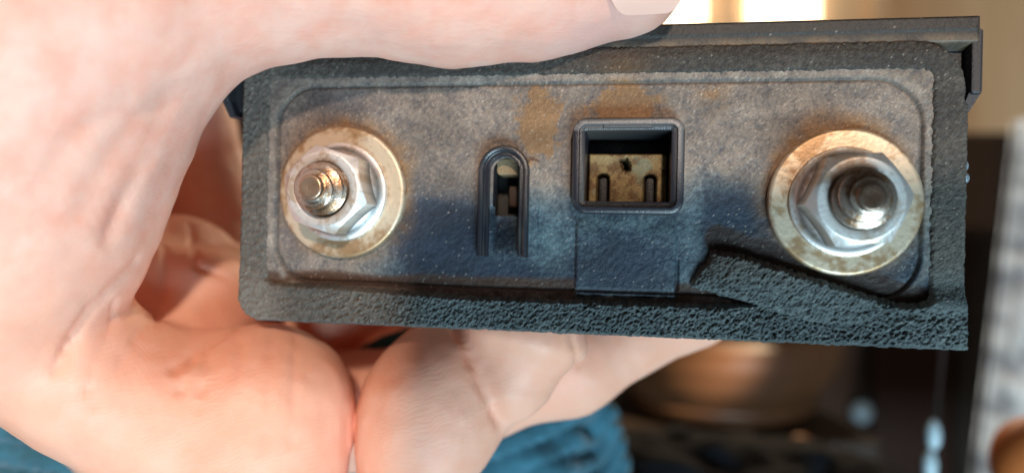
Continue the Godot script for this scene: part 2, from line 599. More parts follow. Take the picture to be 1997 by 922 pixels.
func plate_tint(p: Vector2) -> Color:
	var w := n_a.get_noise_2dv(p)
	var v := n_b.get_noise_2dv(p)
	var g := n_c.get_noise_2dv(p)
	var bare := Color(0.018, 0.027, 0.045)
	var low := sm(7.5 + w * 4.0, 2.0 + w * 4.0, p.y)
	var dust_and_shade := mixc(Color(0.205, 0.165, 0.135), Color(0.130, 0.182, 0.200), low * sm(-22.0, -12.0, p.x))  # cool blue shade of the lower right is painted into the dust colour
	var k := 0.76 + 0.42 * v + 0.40 * g + 0.35 * n_c.get_noise_2dv(p * 2.3) - 0.46 * low * sm(-20.0, -11.0, p.x)  # the same shaded zone is also painted darker
	# bare plastic, wiped or never dusty
	var wipe := 0.0
	wipe += 1.1 * blob(p, Vector2(-9.0, 0.6), 5.5, 4.6)
	wipe += 1.1 * blob(p, Vector2(26.5, 1.8), 4.8, 3.6)
	wipe += 0.75 * blob(p, Vector2(-2.0, -4.6), 8.5, 1.6)
	wipe += 0.60 * blob(p, Vector2(13.2, -3.0), 4.6, 3.4)
	wipe += 0.5 * blob(p, Vector2(-22.0, 15.6), 5.0, 2.2)
	wipe += 0.45 * blob(p, Vector2(-27.0, 1.0), 2.0, 6.0) + 0.35 * blob(p, Vector2(40.0, -4.0), 5.0, 3.0)
	k -= wipe * (0.85 + 0.9 * v + 0.6 * g)
	k += 0.45 * blob(p, Vector2(4.4, 0.0), 2.0, 5.0) + 0.40 * blob(p, Vector2(20.4, 1.5), 1.2, 5.0) + 0.3 * blob(p, Vector2(13.0, 1.6), 5.0, 0.8)
	var c := mixc(bare, dust_and_shade, k)
	# rust and brown stains
	var rust := Color(0.20, 0.105, 0.040)
	var s := 0.0
	for nut in [Vector2(-21.0, 4.9), Vector2(36.4, 4.5)]:
		var d: float = p.distance_to(nut)
		s = maxf(s, (0.95 + v) * sm(10.2 + w * 2.5, 7.6, d) * (0.45 + 0.55 * sm(nut.y - 4.0, nut.y + 5.0, p.y)))
	s = maxf(s, sm(0.30, 0.62, blob(p, Vector2(2.9, 13.2), 2.9, 4.6) + v * 0.35 + g * 0.15))
	s = maxf(s, sm(0.30, 0.62, blob(p, Vector2(12.6, 15.2), 4.2, 3.2) + v * 0.35 + g * 0.15))
	s = maxf(s, 0.8 * blob(p, Vector2(12.3, 18.0), 2.2, 0.7))
	s = maxf(s, (0.5 + v) * blob(p, Vector2(22.5, 16.6), 1.6, 2.0))
	c = mixc(c, rust, s * 0.85)
	c = mixc(c, Color(0.055, 0.026, 0.015), sm(-4.5, -5.2, p.y + w * 0.4) * 0.95 * sm(1.0, 0.0, sm(7.3, 7.6, p.x) * sm(19.0, 18.6, p.x)))
	var e := rrect(p, -29.5, 44.2, -6.0, 17.75, 5.0)
	c = mixc(c, Color(0.02, 0.018, 0.016), 0.75 * exp(-pow(e / 0.13, 2.0)))
	c = mixc(c, Color(0.25, 0.23, 0.20), 0.5 * sm(0.35, 0.6, e) * sm(1.6, 0.8, e) * (0.6 + v))
	# scuffs: fine slanting scratches and wiped smears
	var sc := n_c.get_noise_2d(p.x * 4.2 + p.y * 1.4, p.y * 0.5 - p.x * 0.12)
	c = mixc(c, c * 1.55, sm(0.22, 0.5, sc) * sm(-0.1, 0.35, n_a.get_noise_2dv(p * 2.0 + Vector2(40, 9))))
	c = c * (1.0 + 0.30 * n_a.get_noise_2d(p.x * 1.2 + 50.0, p.y * 3.0))
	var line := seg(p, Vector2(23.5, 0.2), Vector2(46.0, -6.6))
	c = mixc(c, Color(0.022, 0.011, 0.008), 0.95 * sm(1.75, 1.25, line + v * 0.5))  # near-black strip painted for the shade along the loose foam strip
	return speck(c, p, 0.006)

func plate_top(p: Vector2) -> float:
	var z := n_c.get_noise_2dv(p) * 0.05 + n_b.get_noise_2dv(p) * 0.06 + n_c.get_noise_2dv(p * 2.7) * 0.035
	var e := rrect(p, -29.5, 44.2, -6.0, 17.75, 5.0)
	z += 0.22 * sm(0.10, 0.32, e) - 0.22 * exp(-pow(e / 0.16, 2.0))
	var q := rrect(p, 7.55, 18.75, -6.45, 3.4, 0.25)
	z += 0.40 * sm(0.12, -0.12, q) * sm(3.0, 0.0, p.y)
	z -= 0.5 * exp(-pow((p.x - 18.95) / 0.12, 2.0)) * sm(-1.5, -2.5, p.y) * sm(-6.0, -5.5, p.y)
	# the sloping floor at the foot of the arched slot
	if p.x > -2.7 and p.x < 1.3 and p.y > -2.6 and p.y < 3.5:
		z -= 2.2 * sm(-2.2, 2.6, p.y) * sm(-2.7, -2.2, p.x) * sm(1.3, 0.8, p.x)
	# a worn step to the right of the slot
	z += 0.45 * sm(0.1, -0.1, rrect(p, 1.6, 3.1, -2.6, 9.0, 0.7))
	return z

func grime(v: Vector3, base: Color, rust: Color, amount: float, freq := 1.0) -> Color:
	var w := n_b.get_noise_3dv(v * freq) + 0.5 * n_c.get_noise_3dv(v * freq * 1.7)
	var c := mixc(base, rust, sm(0.25 - amount, 0.75 - amount, w + 0.25))
	c = mixc(c, c * 0.6, 0.7 * sm(0.34, 0.60, n_c.get_noise_3dv(v * 0.9 + Vector3.ONE * 9.0)))
	return c

func make_nut(o: Node3D, c: Vector2, turn: float, tip: Color) -> void:
	var zinc := mat("zinc", Color.WHITE, 0.46, 0.76, true)
	bump(zinc, noise_tex(noise(FastNoiseLite.TYPE_SIMPLEX_SMOOTH, 0.03, 41, 4)), 0.014, 1.0 / 7.0)
	var gold := mat("yellow_zinc", Color.WHITE, 0.46, 0.55, true)
	bump(gold, noise_tex(noise(FastNoiseLite.TYPE_SIMPLEX_SMOOTH, 0.02, 42, 4)), 0.02, 1.0 / 9.0)
	var here := Vector3(c.x, c.y, 0)
	var same := func(_a, r, z): return Vector2(r, z)
	var shift := Vector3(c.x * 3.1, c.y, 7.0)
	var w := lathe(fine([Vector2(7.93, 0.0), Vector2(7.96, 0.75), Vector2(7.86, 0.98), Vector2(7.63, 1.10), Vector2(6.9, 1.12), Vector2(6.0, 1.12), Vector2(4.0, 1.12)]), 180, same,
		func(v): return grime(v + shift, Color(0.62, 0.51, 0.38), Color(0.38, 0.24, 0.13), 0.08 + 0.10 * sm(2.0, -6.0, v.y) + 0.1 * sm(-7.0, -7.8, -v.length()), 0.45))
	place(put("washer", w.done(40.0), gold, o), here)
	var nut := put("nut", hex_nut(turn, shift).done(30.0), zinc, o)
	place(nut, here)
	# the stud: a helical thread, a cone and a blunt point
	var steps := 96
	var prof := []
	for i in 86: prof.append(Vector2(3.0, 5.0 + i * 0.0465))
	prof.append_array([Vector2(1.62, 9.02), Vector2(1.42, 9.1), Vector2(1.36, 9.4), Vector2(1.26, 9.52), Vector2(1.05, 9.58), Vector2(0.6, 9.52)])
	var st := lathe(prof, steps, func(a, r, z):
		if r < 2.99: return Vector2(r, z)
		var ph := fposmod(z / 1.0 - a / TAU, 1.0)
		var d := absf(ph - 0.5) * 2.0
		var rr := 3.0 - 0.66 * clampf((d - 0.12) / 0.8, 0.0, 1.0) - 1.15 * sm(7.3, 9.1, z)
		return Vector2(rr, z),
		func(v):
			var tone := grime(v + shift * 2.0, Color(0.50, 0.43, 0.37), Color(0.32, 0.19, 0.11), 0.14 + 0.12 * sm(6.5, 5.5, v.z), 1.0)
			var rad := Vector2(v.x, v.y).length()
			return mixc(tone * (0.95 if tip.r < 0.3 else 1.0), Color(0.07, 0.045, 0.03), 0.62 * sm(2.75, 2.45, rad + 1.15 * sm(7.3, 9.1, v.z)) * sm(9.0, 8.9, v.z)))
	for i in range(st.v.size() - steps * 4, st.v.size()): st.c[i] = mixc(st.c[i], tip, 0.75)
	cap(st, steps, tip)
	var steel := mat("steel", Color.WHITE, 0.34, 0.85, true)
	bump(steel, noise_tex(noise(FastNoiseLite.TYPE_SIMPLEX_SMOOTH, 0.03, 43, 4)), 0.02, 1.0 / 5.0)
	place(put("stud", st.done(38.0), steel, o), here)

func place(o: Node3D, p: Vector3) -> void:
	o.position = p * MM

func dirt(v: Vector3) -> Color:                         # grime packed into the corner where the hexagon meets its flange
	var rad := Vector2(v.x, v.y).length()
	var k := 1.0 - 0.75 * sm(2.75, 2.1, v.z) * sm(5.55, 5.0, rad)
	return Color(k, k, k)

func hex_nut(turn: float, shift: Vector3) -> MB:
	var m := MB.new()
	var steps := 120
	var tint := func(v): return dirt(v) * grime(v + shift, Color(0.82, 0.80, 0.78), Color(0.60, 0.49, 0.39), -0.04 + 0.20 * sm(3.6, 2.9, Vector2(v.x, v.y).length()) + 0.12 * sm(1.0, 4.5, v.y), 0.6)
	var hexr := func(a: float) -> float:
		var k := fposmod(a - turn - PI / 6.0, PI / 3.0) - PI / 6.0
		return 4.55 / cos(k)
	# flange
	var fl := fine([Vector2(5.84, 1.13), Vector2(5.90, 1.45), Vector2(5.80, 1.70), Vector2(5.5, 1.84), Vector2(5.1, 2.2), Vector2(4.4, 2.8)])
	# hexagon: sides, chamfered crown, bore
	var add := func(rows: Array) -> void:
		var b := m.v.size()
		for r in rows:
			for i in steps:
				var v: Vector3 = r.call(TAU * i / steps)
				m.p(v, tint.call(v))
		for k in rows.size() - 1:
			for i in steps:
				var j := (i + 1) % steps
				m.quad(b + k * steps + i, b + k * steps + j, b + (k + 1) * steps + j, b + (k + 1) * steps + i)
	var rows := []
	for q in fl: rows.append(func(a): return Vector3(cos(a) * q.x, sin(a) * q.x, q.y))
	add.call(rows)
	var crown := func(r: float) -> float: return 6.30 - 0.50 * maxf(0.0, r - 4.2) - 0.5 * maxf(0.0, r - 4.7)
	add.call([
		func(a): return Vector3(cos(a) * hexr.call(a), sin(a) * hexr.call(a), 1.7),
		func(a): return Vector3(cos(a) * hexr.call(a), sin(a) * hexr.call(a), crown.call(hexr.call(a)) - 0.06),
		func(a): return Vector3(cos(a) * (hexr.call(a) - 0.06), sin(a) * (hexr.call(a) - 0.06), crown.call(hexr.call(a))),
		func(a): return Vector3(cos(a) * 4.3, sin(a) * 4.3, 6.25),
		func(a): return Vector3(cos(a) * 4.15, sin(a) * 4.15, 6.30),
		func(a): return Vector3(cos(a) * 4.0, sin(a) * 4.0, 6.30),
		func(a): return Vector3(cos(a) * 3.85, sin(a) * 3.85, 6.30),
		func(a): return Vector3(cos(a) * 3.7, sin(a) * 3.7, 6.30),
		func(a): return Vector3(cos(a) * 3.32, sin(a) * 3.32, 6.30),
		func(a): return Vector3(cos(a) * 3.14, sin(a) * 3.14, 6.20),
		func(a): return Vector3(cos(a) * 3.04, sin(a) * 3.04, 6.05),
		func(a): return Vector3(cos(a) * 2.9, sin(a) * 2.9, 4.8)])
	return m

func round_path(x0: float, x1: float, y0: float, y1: float, r: float, k := 8) -> PackedVector2Array:   # counter-clockwise
	var out := PackedVector2Array()
	for c in [[x1 - r, y0 + r, -90], [x1 - r, y1 - r, 0], [x0 + r, y1 - r, 90], [x0 + r, y0 + r, 180]]:
		for i in k + 1:
			var a := deg_to_rad(c[2] + 90.0 * i / k)
			out.append(Vector2(c[0] + cos(a) * r, c[1] + sin(a) * r))
	return out

func dusty(v: Vector3) -> Color:
	var w := n_b.get_noise_3dv(v * 1.5) + n_c.get_noise_3dv(v)
	return mixc(Color(0.020, 0.022, 0.028), Color(0.17, 0.15, 0.13), 0.04 + 0.45 * w)

func make_part() -> Node3D:
	var o := thing("car_part", "dirty black plastic car part with foam gasket, square socket and two rusty nuts", "car part", Vector3.ZERO, Basis(Vector3.BACK, deg_to_rad(-1.2)) * Basis(Vector3.UP, deg_to_rad(-9.2)))
	var grain := noise_tex(noise(FastNoiseLite.TYPE_SIMPLEX_SMOOTH, 0.045, 21, 4))
	var plastic := mat("dusty_plastic", Color.WHITE, 0.55, 0.0, true)
	bump(plastic, grain, 0.05, 1.0 / 9.0)
	var gloss := mat("black_moulding", Color.WHITE, 0.36, 0.0, true)
	bump(gloss, grain, 0.03, 1.0 / 7.0)
	var dirty := mat("dirty_face", Color.WHITE, 0.62, 0.0, true)
	bump(dirty, grain, 0.04, 1.0 / 6.0)
	var foam := mat("foam_rubber", Color.WHITE, 0.85, 0.0, true)
	bump(foam, noise_tex(noise(FastNoiseLite.TYPE_SIMPLEX_SMOOTH, 0.06, 22, 4)), 0.12, 1.0 / 9.0)
	# housing: block behind, top flange with a side rim at each end
	var h := MB.new()
	block(h, -33.0, 47.0, -10.1, 21.3, -9.6, -8.2, 0.2, Color(0.02, 0.02, 0.022), 1.5)
	var walls := sweep(round_path(-33.2, 47.2, -10.3, 21.5, 1.5), PackedVector2Array([Vector2(0, -9.4), Vector2(0, -0.9), Vector2(-1.6, -0.85), Vector2(-1.6, -8.4)]), true, func(v): return mixc(Color(0.03, 0.03, 0.033), Color(0.22, 0.17, 0.13), sm(-28.0, -33.0, v.x) * sm(-4.0, -9.0, v.y)))
	put("side_wall", walls.done(30.0), plastic, o)
	put("housing", h.done(30.0), plastic, o)
	var fl := MB.new()
	block(fl, -37.2, 49.8, 15.2, 24.6, -5.0, -2.2, 0.3, Color(0.022, 0.022, 0.025), 0.8)
	put("flange", fl.done(30.0), plastic, o)
	var strip_tint := func(v):
		var w: float = n_b.get_noise_3dv(v * 0.8)
		return speck(mixc(Color(0.022, 0.021, 0.021), mixc(Color(0.090, 0.080, 0.070), Color(0.13, 0.09, 0.055), 0.4 + w), (0.62 + w) * sm(23.0, 22.0, v.y) + 0.04), Vector2(v.x, v.y), 0.002)
	var rim := field(-37.7, 50.4, 21.2, 25.0, 0.16, func(p): return rrect(p, -37.7, 50.35, 21.2, 24.95, 0.55),
		func(p, d): return -0.1 - 1.8 * pow(1.0 - sm(0.0, 0.8, -d), 2.0) - 0.12 * sm(23.2, 22.8, p.y) + n_c.get_noise_2dv(p) * 0.03, func(p, _d): return strip_tint.call(Vector3(p.x, p.y, 0)))
	put("top_rim", rim.done(), plastic, o)
	var back := MB.new()
	block(back, -37.6, 50.3, 21.3, 24.85, -5.2, -1.6, 0.5, Color(0.02, 0.02, 0.022), 0.4)
	put("top_edge", back.done(30.0), plastic, o)
	for s in [[-37.7, -36.6], [49.15, 50.35]]:
		var r := MB.new()
		block(r, s[0], s[1], 16.2, 23.2, -6.0, -0.35, 0.3, Color(0.025, 0.026, 0.03), 0.35)
		# the slanted lower end
		var z := [-6.0, -0.75]
		var inner: float = s[1] if s[0] < 0 else s[0]
		var outer: float = s[0] if s[0] < 0 else s[1]
		var q := []
		for zz in z:
			for p in [Vector2(outer, 16.4), Vector2(inner, 16.4), Vector2(inner + signf(inner) * 0.0 - signf(inner) * 0.7, 14.5), Vector2(inner, 14.3)]:
				q.append(r.p(Vector3(p.x, p.y, zz), Color(0.03, 0.032, 0.04)))
		var ring := [0, 1, 2, 3] if s[0] < 0 else [0, 3, 2, 1]
		if s[0] < 0: ring = [0, 3, 2, 1]
		else: ring = [0, 1, 2, 3]
		ring.reverse()
		r.quad(q[ring[0] + 4], q[ring[1] + 4], q[ring[2] + 4], q[ring[3] + 4])
		for k in 4:
			r.quad(q[ring[k]], q[ring[(k + 1) % 4]], q[ring[(k + 1) % 4] + 4], q[ring[k] + 4])
		put("side_clip", r.done(30.0), plastic, o)
	# two small clear pegs on the right edge
	for q in [Vector3(48.95, 8.6, -1.2), Vector3(49.1, 7.3, -1.3)]:
		var pg := put("peg", ball(Vector3(0.45, 0.62, 0.6), Vector3.ZERO, Color(0.35, 0.45, 0.52), 16).done(), mat("clear_peg", Color(0.16, 0.22, 0.27), 0.15), o)
		place(pg, q)
	# the face plate with its holes for the arched slot and the socket
	var slot_d := func(p: Vector2) -> float:
		return maxf(seg(p, Vector2(-0.75, 2.3), Vector2(-0.75, 7.55)) - 1.62, 2.4 - p.y)
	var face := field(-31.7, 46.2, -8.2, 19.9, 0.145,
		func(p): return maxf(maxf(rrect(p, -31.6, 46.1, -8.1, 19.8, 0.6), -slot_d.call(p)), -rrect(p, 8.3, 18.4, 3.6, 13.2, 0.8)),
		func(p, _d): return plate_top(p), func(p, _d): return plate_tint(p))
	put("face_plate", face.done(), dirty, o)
	# foam gasket
	var hole := func(p: Vector2) -> float:
		return rrect(p, -30.5, 45.0, -6.2 - 0.8 * sm(-26.0, -2.0, p.x) * sm(32.0, 22.0, p.x), 18.65, 1.0)
	var ring_d := func(p: Vector2) -> float:
		var rag: float = n_c.get_noise_2dv(p * 1.1) * 0.20 + n_b.get_noise_2dv(p * 1.6) * 0.16
		var outer := rrect(p, -34.4, 48.8, -11.1, 21.9, 2.0)
		if p.x < -28.0 and p.y < -6.0: outer = maxf(outer, rrect(p, -34.4, 60.0, -11.1, 40.0, 3.2))
		if p.x > 40.0 and p.y < 0.0: outer = rrect(p, -34.4, 48.8, -11.1, 21.9, 0.35)
		if p.x > 42.0 and p.y > 15.0: outer = rrect(p, -34.4, 48.5, -11.1, 21.9, 5.0)
		return maxf(outer + rag * 0.6, -hole.call(p) + rag)
	var foam_top := func(p: Vector2, d: float) -> float:
		var bottom := sm(-6.2, -7.6, p.y) * sm(-31.0, -12.0, p.x)
		var left := sm(-29.0, -31.0, p.x)
		var cellz: float = n_cell.get_noise_2dv(p * (1.0 + 0.6 * bottom))
		var pit: float = n_pit.get_noise_2dv(p)
		var z := 0.55 + 0.12 * n_a.get_noise_2dv(p) + 1.0 * sm(-4.0, -6.5, p.y) * sm(-31.0, -24.0, p.x) + 0.3 * sm(-3.0, -6.5, p.y)
		z += cellz * (0.08 + 0.22 * bottom + 0.10 * left) + pit * (0.06 + 0.10 * bottom + 0.03 * left) + n_c.get_noise_2dv(p * 2.6) * (0.10 + 0.24 * bottom)
		z -= 0.35 * bottom * sm(0.25, 0.6, n_c.get_noise_2dv(p * 0.9))
		z -= 0.45 * sm(20.3, 21.8, p.y)
		return lerpf(-0.9 if d > -0.02 and (p.x < -33.0 or p.x > 46.0 or p.y < -10.0 or p.y > 20.5) else -0.1, z, pow(sm(-0.02, 0.5, -d), 0.6))
	var gk := field(-35.0, 49.6, -11.8, 22.6, 0.13, ring_d, foam_top, func(p, d): return speck(foam_tint(p, n_cell.get_noise_2dv(p)), p, 0.004))
	put("gasket", gk.done(), foam, o)
	# the loose strip of gasket that has come away at the lower right
	var poly := PackedVector2Array([Vector2(22.6, -0.9), Vector2(26.0, -1.4), Vector2(31.6, -3.1), Vector2(37.6, -4.9), Vector2(44.6, -7.0), Vector2(43.0, -9.2), Vector2(33.0, -9.0), Vector2(27.2, -7.3), Vector2(23.6, -6.0), Vector2(20.4, -5.2), Vector2(21.0, -3.6), Vector2(22.0, -2.4)])
	var strip_d := func(p: Vector2) -> float:
		var d := 1e6
		for i in poly.size(): d = minf(d, seg(p, poly[i], poly[(i + 1) % poly.size()]))
		if Geometry2D.is_point_in_polygon(p, poly): d = -d
		return d + n_c.get_noise_2dv(p * 1.3) * 0.28 + n_b.get_noise_2dv(p * 1.5) * 0.2
	var sp := field(19.5, 45.6, -10.2, 0.2, 0.13, strip_d, func(p, d):
		var z: float = 2.1 - 0.9 * sm(25.0, 21.0, p.x) - 0.6 * sm(34.0, 44.0, p.x) + n_cell.get_noise_2dv(p) * 0.22 + n_pit.get_noise_2dv(p) * 0.10 + n_c.get_noise_2dv(p * 2.6) * 0.27 + 0.2 * n_a.get_noise_2dv(p)
		return lerpf(0.2, z, pow(sm(-0.02, 0.7, -d), 0.6)), func(p, d): return speck(foam_tint(p, 0.8 + n_cell.get_noise_2dv(p)), p, 0.005))
	tag(put("gasket_strip", sp.done(), foam, o), "torn strip of foam gasket lying loose and slanting")
	# arched slot: a double ridge round a deep slot, with a tab inside
	var arch := PackedVector2Array()
	arch.append(Vector2(1.62, -2.35))
	for i in 3: arch.append(Vector2(1.60, 0.5 + i * 2.2))
	for i in 17:
		var a := PI * i / 16
		arch.append(Vector2(-0.95 + cos(a) * 2.55, 7.55 + sin(a) * 2.55))
	for i in 3: arch.append(Vector2(-3.50, 4.9 - i * 2.2))
	arch.append(Vector2(-3.52, -2.35))
	var ridge := sweep(arch, PackedVector2Array([Vector2(0.42, -0.3), Vector2(0.42, 1.25), Vector2(0.28, 1.5), Vector2(0.05, 1.55), Vector2(-0.16, 1.42), Vector2(-0.22, 0.9), Vector2(-0.30, 0.85), Vector2(-0.62, 0.95), Vector2(-0.78, 0.8), Vector2(-0.82, -4.0)]), false, dusty)
	put("slot_ridge", ridge.done(40.0), gloss, o)
	var well := MB.new()
	var wp := PackedVector2Array([Vector2(1.3, 2.2)])
	for i in 13:
		var a := PI * i / 12
		wp.append(Vector2(-0.85 + cos(a) * 2.1, 7.55 + sin(a) * 2.1))
	wp.append(Vector2(-3.0, 2.2))
	for i in wp.size():
		well.p(Vector3(wp[i].x, wp[i].y, 0.2), Color(0.02, 0.022, 0.026))
		well.p(Vector3(wp[i].x, wp[i].y, -7.0), Color(0.012, 0.012, 0.013))
	for i in wp.size():
		var j := (i + 1) % wp.size()
		if i < wp.size() - 1: well.quad(i * 2, j * 2, j * 2 + 1, i * 2 + 1)
	for i in range(1, wp.size() - 1): well.tri(1, i * 2 + 1, i * 2 + 3)
	put("slot_well", well.done(30.0), plastic, o)
	var tan_m := mat("tan_plastic", Color(0.24, 0.165, 0.09), 0.6)
	bump(tan_m, grain, 0.08, 1.0 / 8.0)
	var tb := MB.new()
	block(tb, -2.3, 1.1, 7.3, 9.3, -4.6, -1.5, 0.25, Color.WHITE, 0.5)
	put("slot_tab", tb.done(30.0), tan_m, o)
	var tb2 := MB.new()
	block(tb2, -1.3, 0.95, 3.6, 6.3, -6.4, -4.6, 0.3, Color.WHITE, 0.3)
	put("slot_latch", tb2.done(30.0), mat("brown_plastic", Color(0.035, 0.018, 0.011), 0.7), o)
	# socket: rounded frame, tube, brass contact plate with two keys
	var fr := sweep(round_path(7.0, 19.4, 2.75, 13.55, 1.6), PackedVector2Array([Vector2(0.0, -0.3), Vector2(0.0, 1.65), Vector2(-0.12, 1.95), Vector2(-0.4, 2.1), Vector2(-0.75, 2.08), Vector2(-0.86, 1.72), Vector2(-1.25, 1.66), Vector2(-1.42, 1.5), Vector2(-1.5, -7.4)]), true,
		func(v): return mixc(dusty(v), Color(0.20, 0.19, 0.19), 0.75 * sm(1.6, 1.9, v.z) * sm(6.5, 8.6, v.y) * sm(0.2, 0.5, 0.5 + n_b.get_noise_3dv(v * 2.0))))  # a pale highlight is painted into the colour of the upper edges
	put("socket_frame", fr.done(38.0), gloss, o)
	var lip := MB.new()
	block(lip, 10.4, 15.9, 12.35, 13.3, 1.2, 1.9, 0.2, Color(0.06, 0.06, 0.065), 0.0)
	put("socket_notch", lip.done(30.0), plastic, o)
	var bt := MB.new()
	block(bt, 8.3, 18.1, 4.0, 12.4, -7.6, -7.2, 0.1, Color(0.015, 0.014, 0.013))
	put("socket_floor", bt.done(30.0), plastic, o)
	var br_d := func(p: Vector2) -> float:
		var d := rrect(p, 8.5, 17.95, 4.1, 10.15, 0.15)
		d = maxf(d, -rrect(p, 9.75, 10.95, 3.5, 7.5, 0.5))
		d = maxf(d, -rrect(p, 15.25, 16.45, 3.5, 7.45, 0.5))
		return maxf(d, -(seg(p, Vector2(12.85, 9.0), Vector2(13.1, 8.35)) - 0.33 - n_c.get_noise_2dv(p * 2.0) * 0.3))
	var brass := mat("tarnished_brass", Color.WHITE, 0.55, 0.35, true)
	bump(brass, grain, 0.09, 1.0 / 6.0)
	var bp := field(8.5, 18.0, 4.1, 10.6, 0.12, br_d, func(p, d): return lerpf(-4.2, -3.0 + n_b.get_noise_2dv(p) * 0.12, sm(-0.02, 0.2, -d)), func(p, _d):
		var c := grime(Vector3(p.x, p.y, 0) * 1.3, Color(0.27, 0.20, 0.095), Color(0.13, 0.075, 0.035), 0.18)
		return mixc(c, Color(0.17, 0.22, 0.17), 0.6 * sm(0.05, 0.4, n_b.get_noise_2dv(p * 1.2) + 0.9 * blob(p, Vector2(15.0, 7.5), 1.0, 2.4) - 0.40)))
	put("contact_plate", bp.done(), brass, o)
	for x in [10.35, 15.85]:
		var ky := MB.new()
		block(ky, x - 0.5, x + 0.5, 4.1, 7.25, -5.3, -3.4, 0.2, Color(0.010, 0.010, 0.012), 0.4)
		put("socket_key", ky.done(30.0), plastic, o)
	make_nut(o, Vector2(-20.8, 4.9), deg_to_rad(13.0), Color(0.50, 0.34, 0.23))
	make_nut(o, Vector2(36.4, 4.45), deg_to_rad(36.0), Color(0.16, 0.10, 0.07))
	return o

# ------------------------------------------------------------------ background, all far out of focus
func slab(called: String, px0: float, px1: float, py0: float, py1: float, z: float, thick: float, m: Material, parent: Node3D, ch := 2.0, r := 0.0) -> MeshInstance3D:
	var a := at(px0, py1, z)
	var b := at(px1, py0, z)
	var k := MB.new()
	block(k, a.x, b.x, a.y, b.y, z - thick, z, ch, Color.WHITE, r)
	var mid := Vector3((a.x + b.x) / 2, a.y, z - thick / 2)
	if parent != self: mid = parent.position / MM
	var o := put(called, k.done(30.0, mid), m, parent)
	if parent == self: o.position = mid * MM
	return o

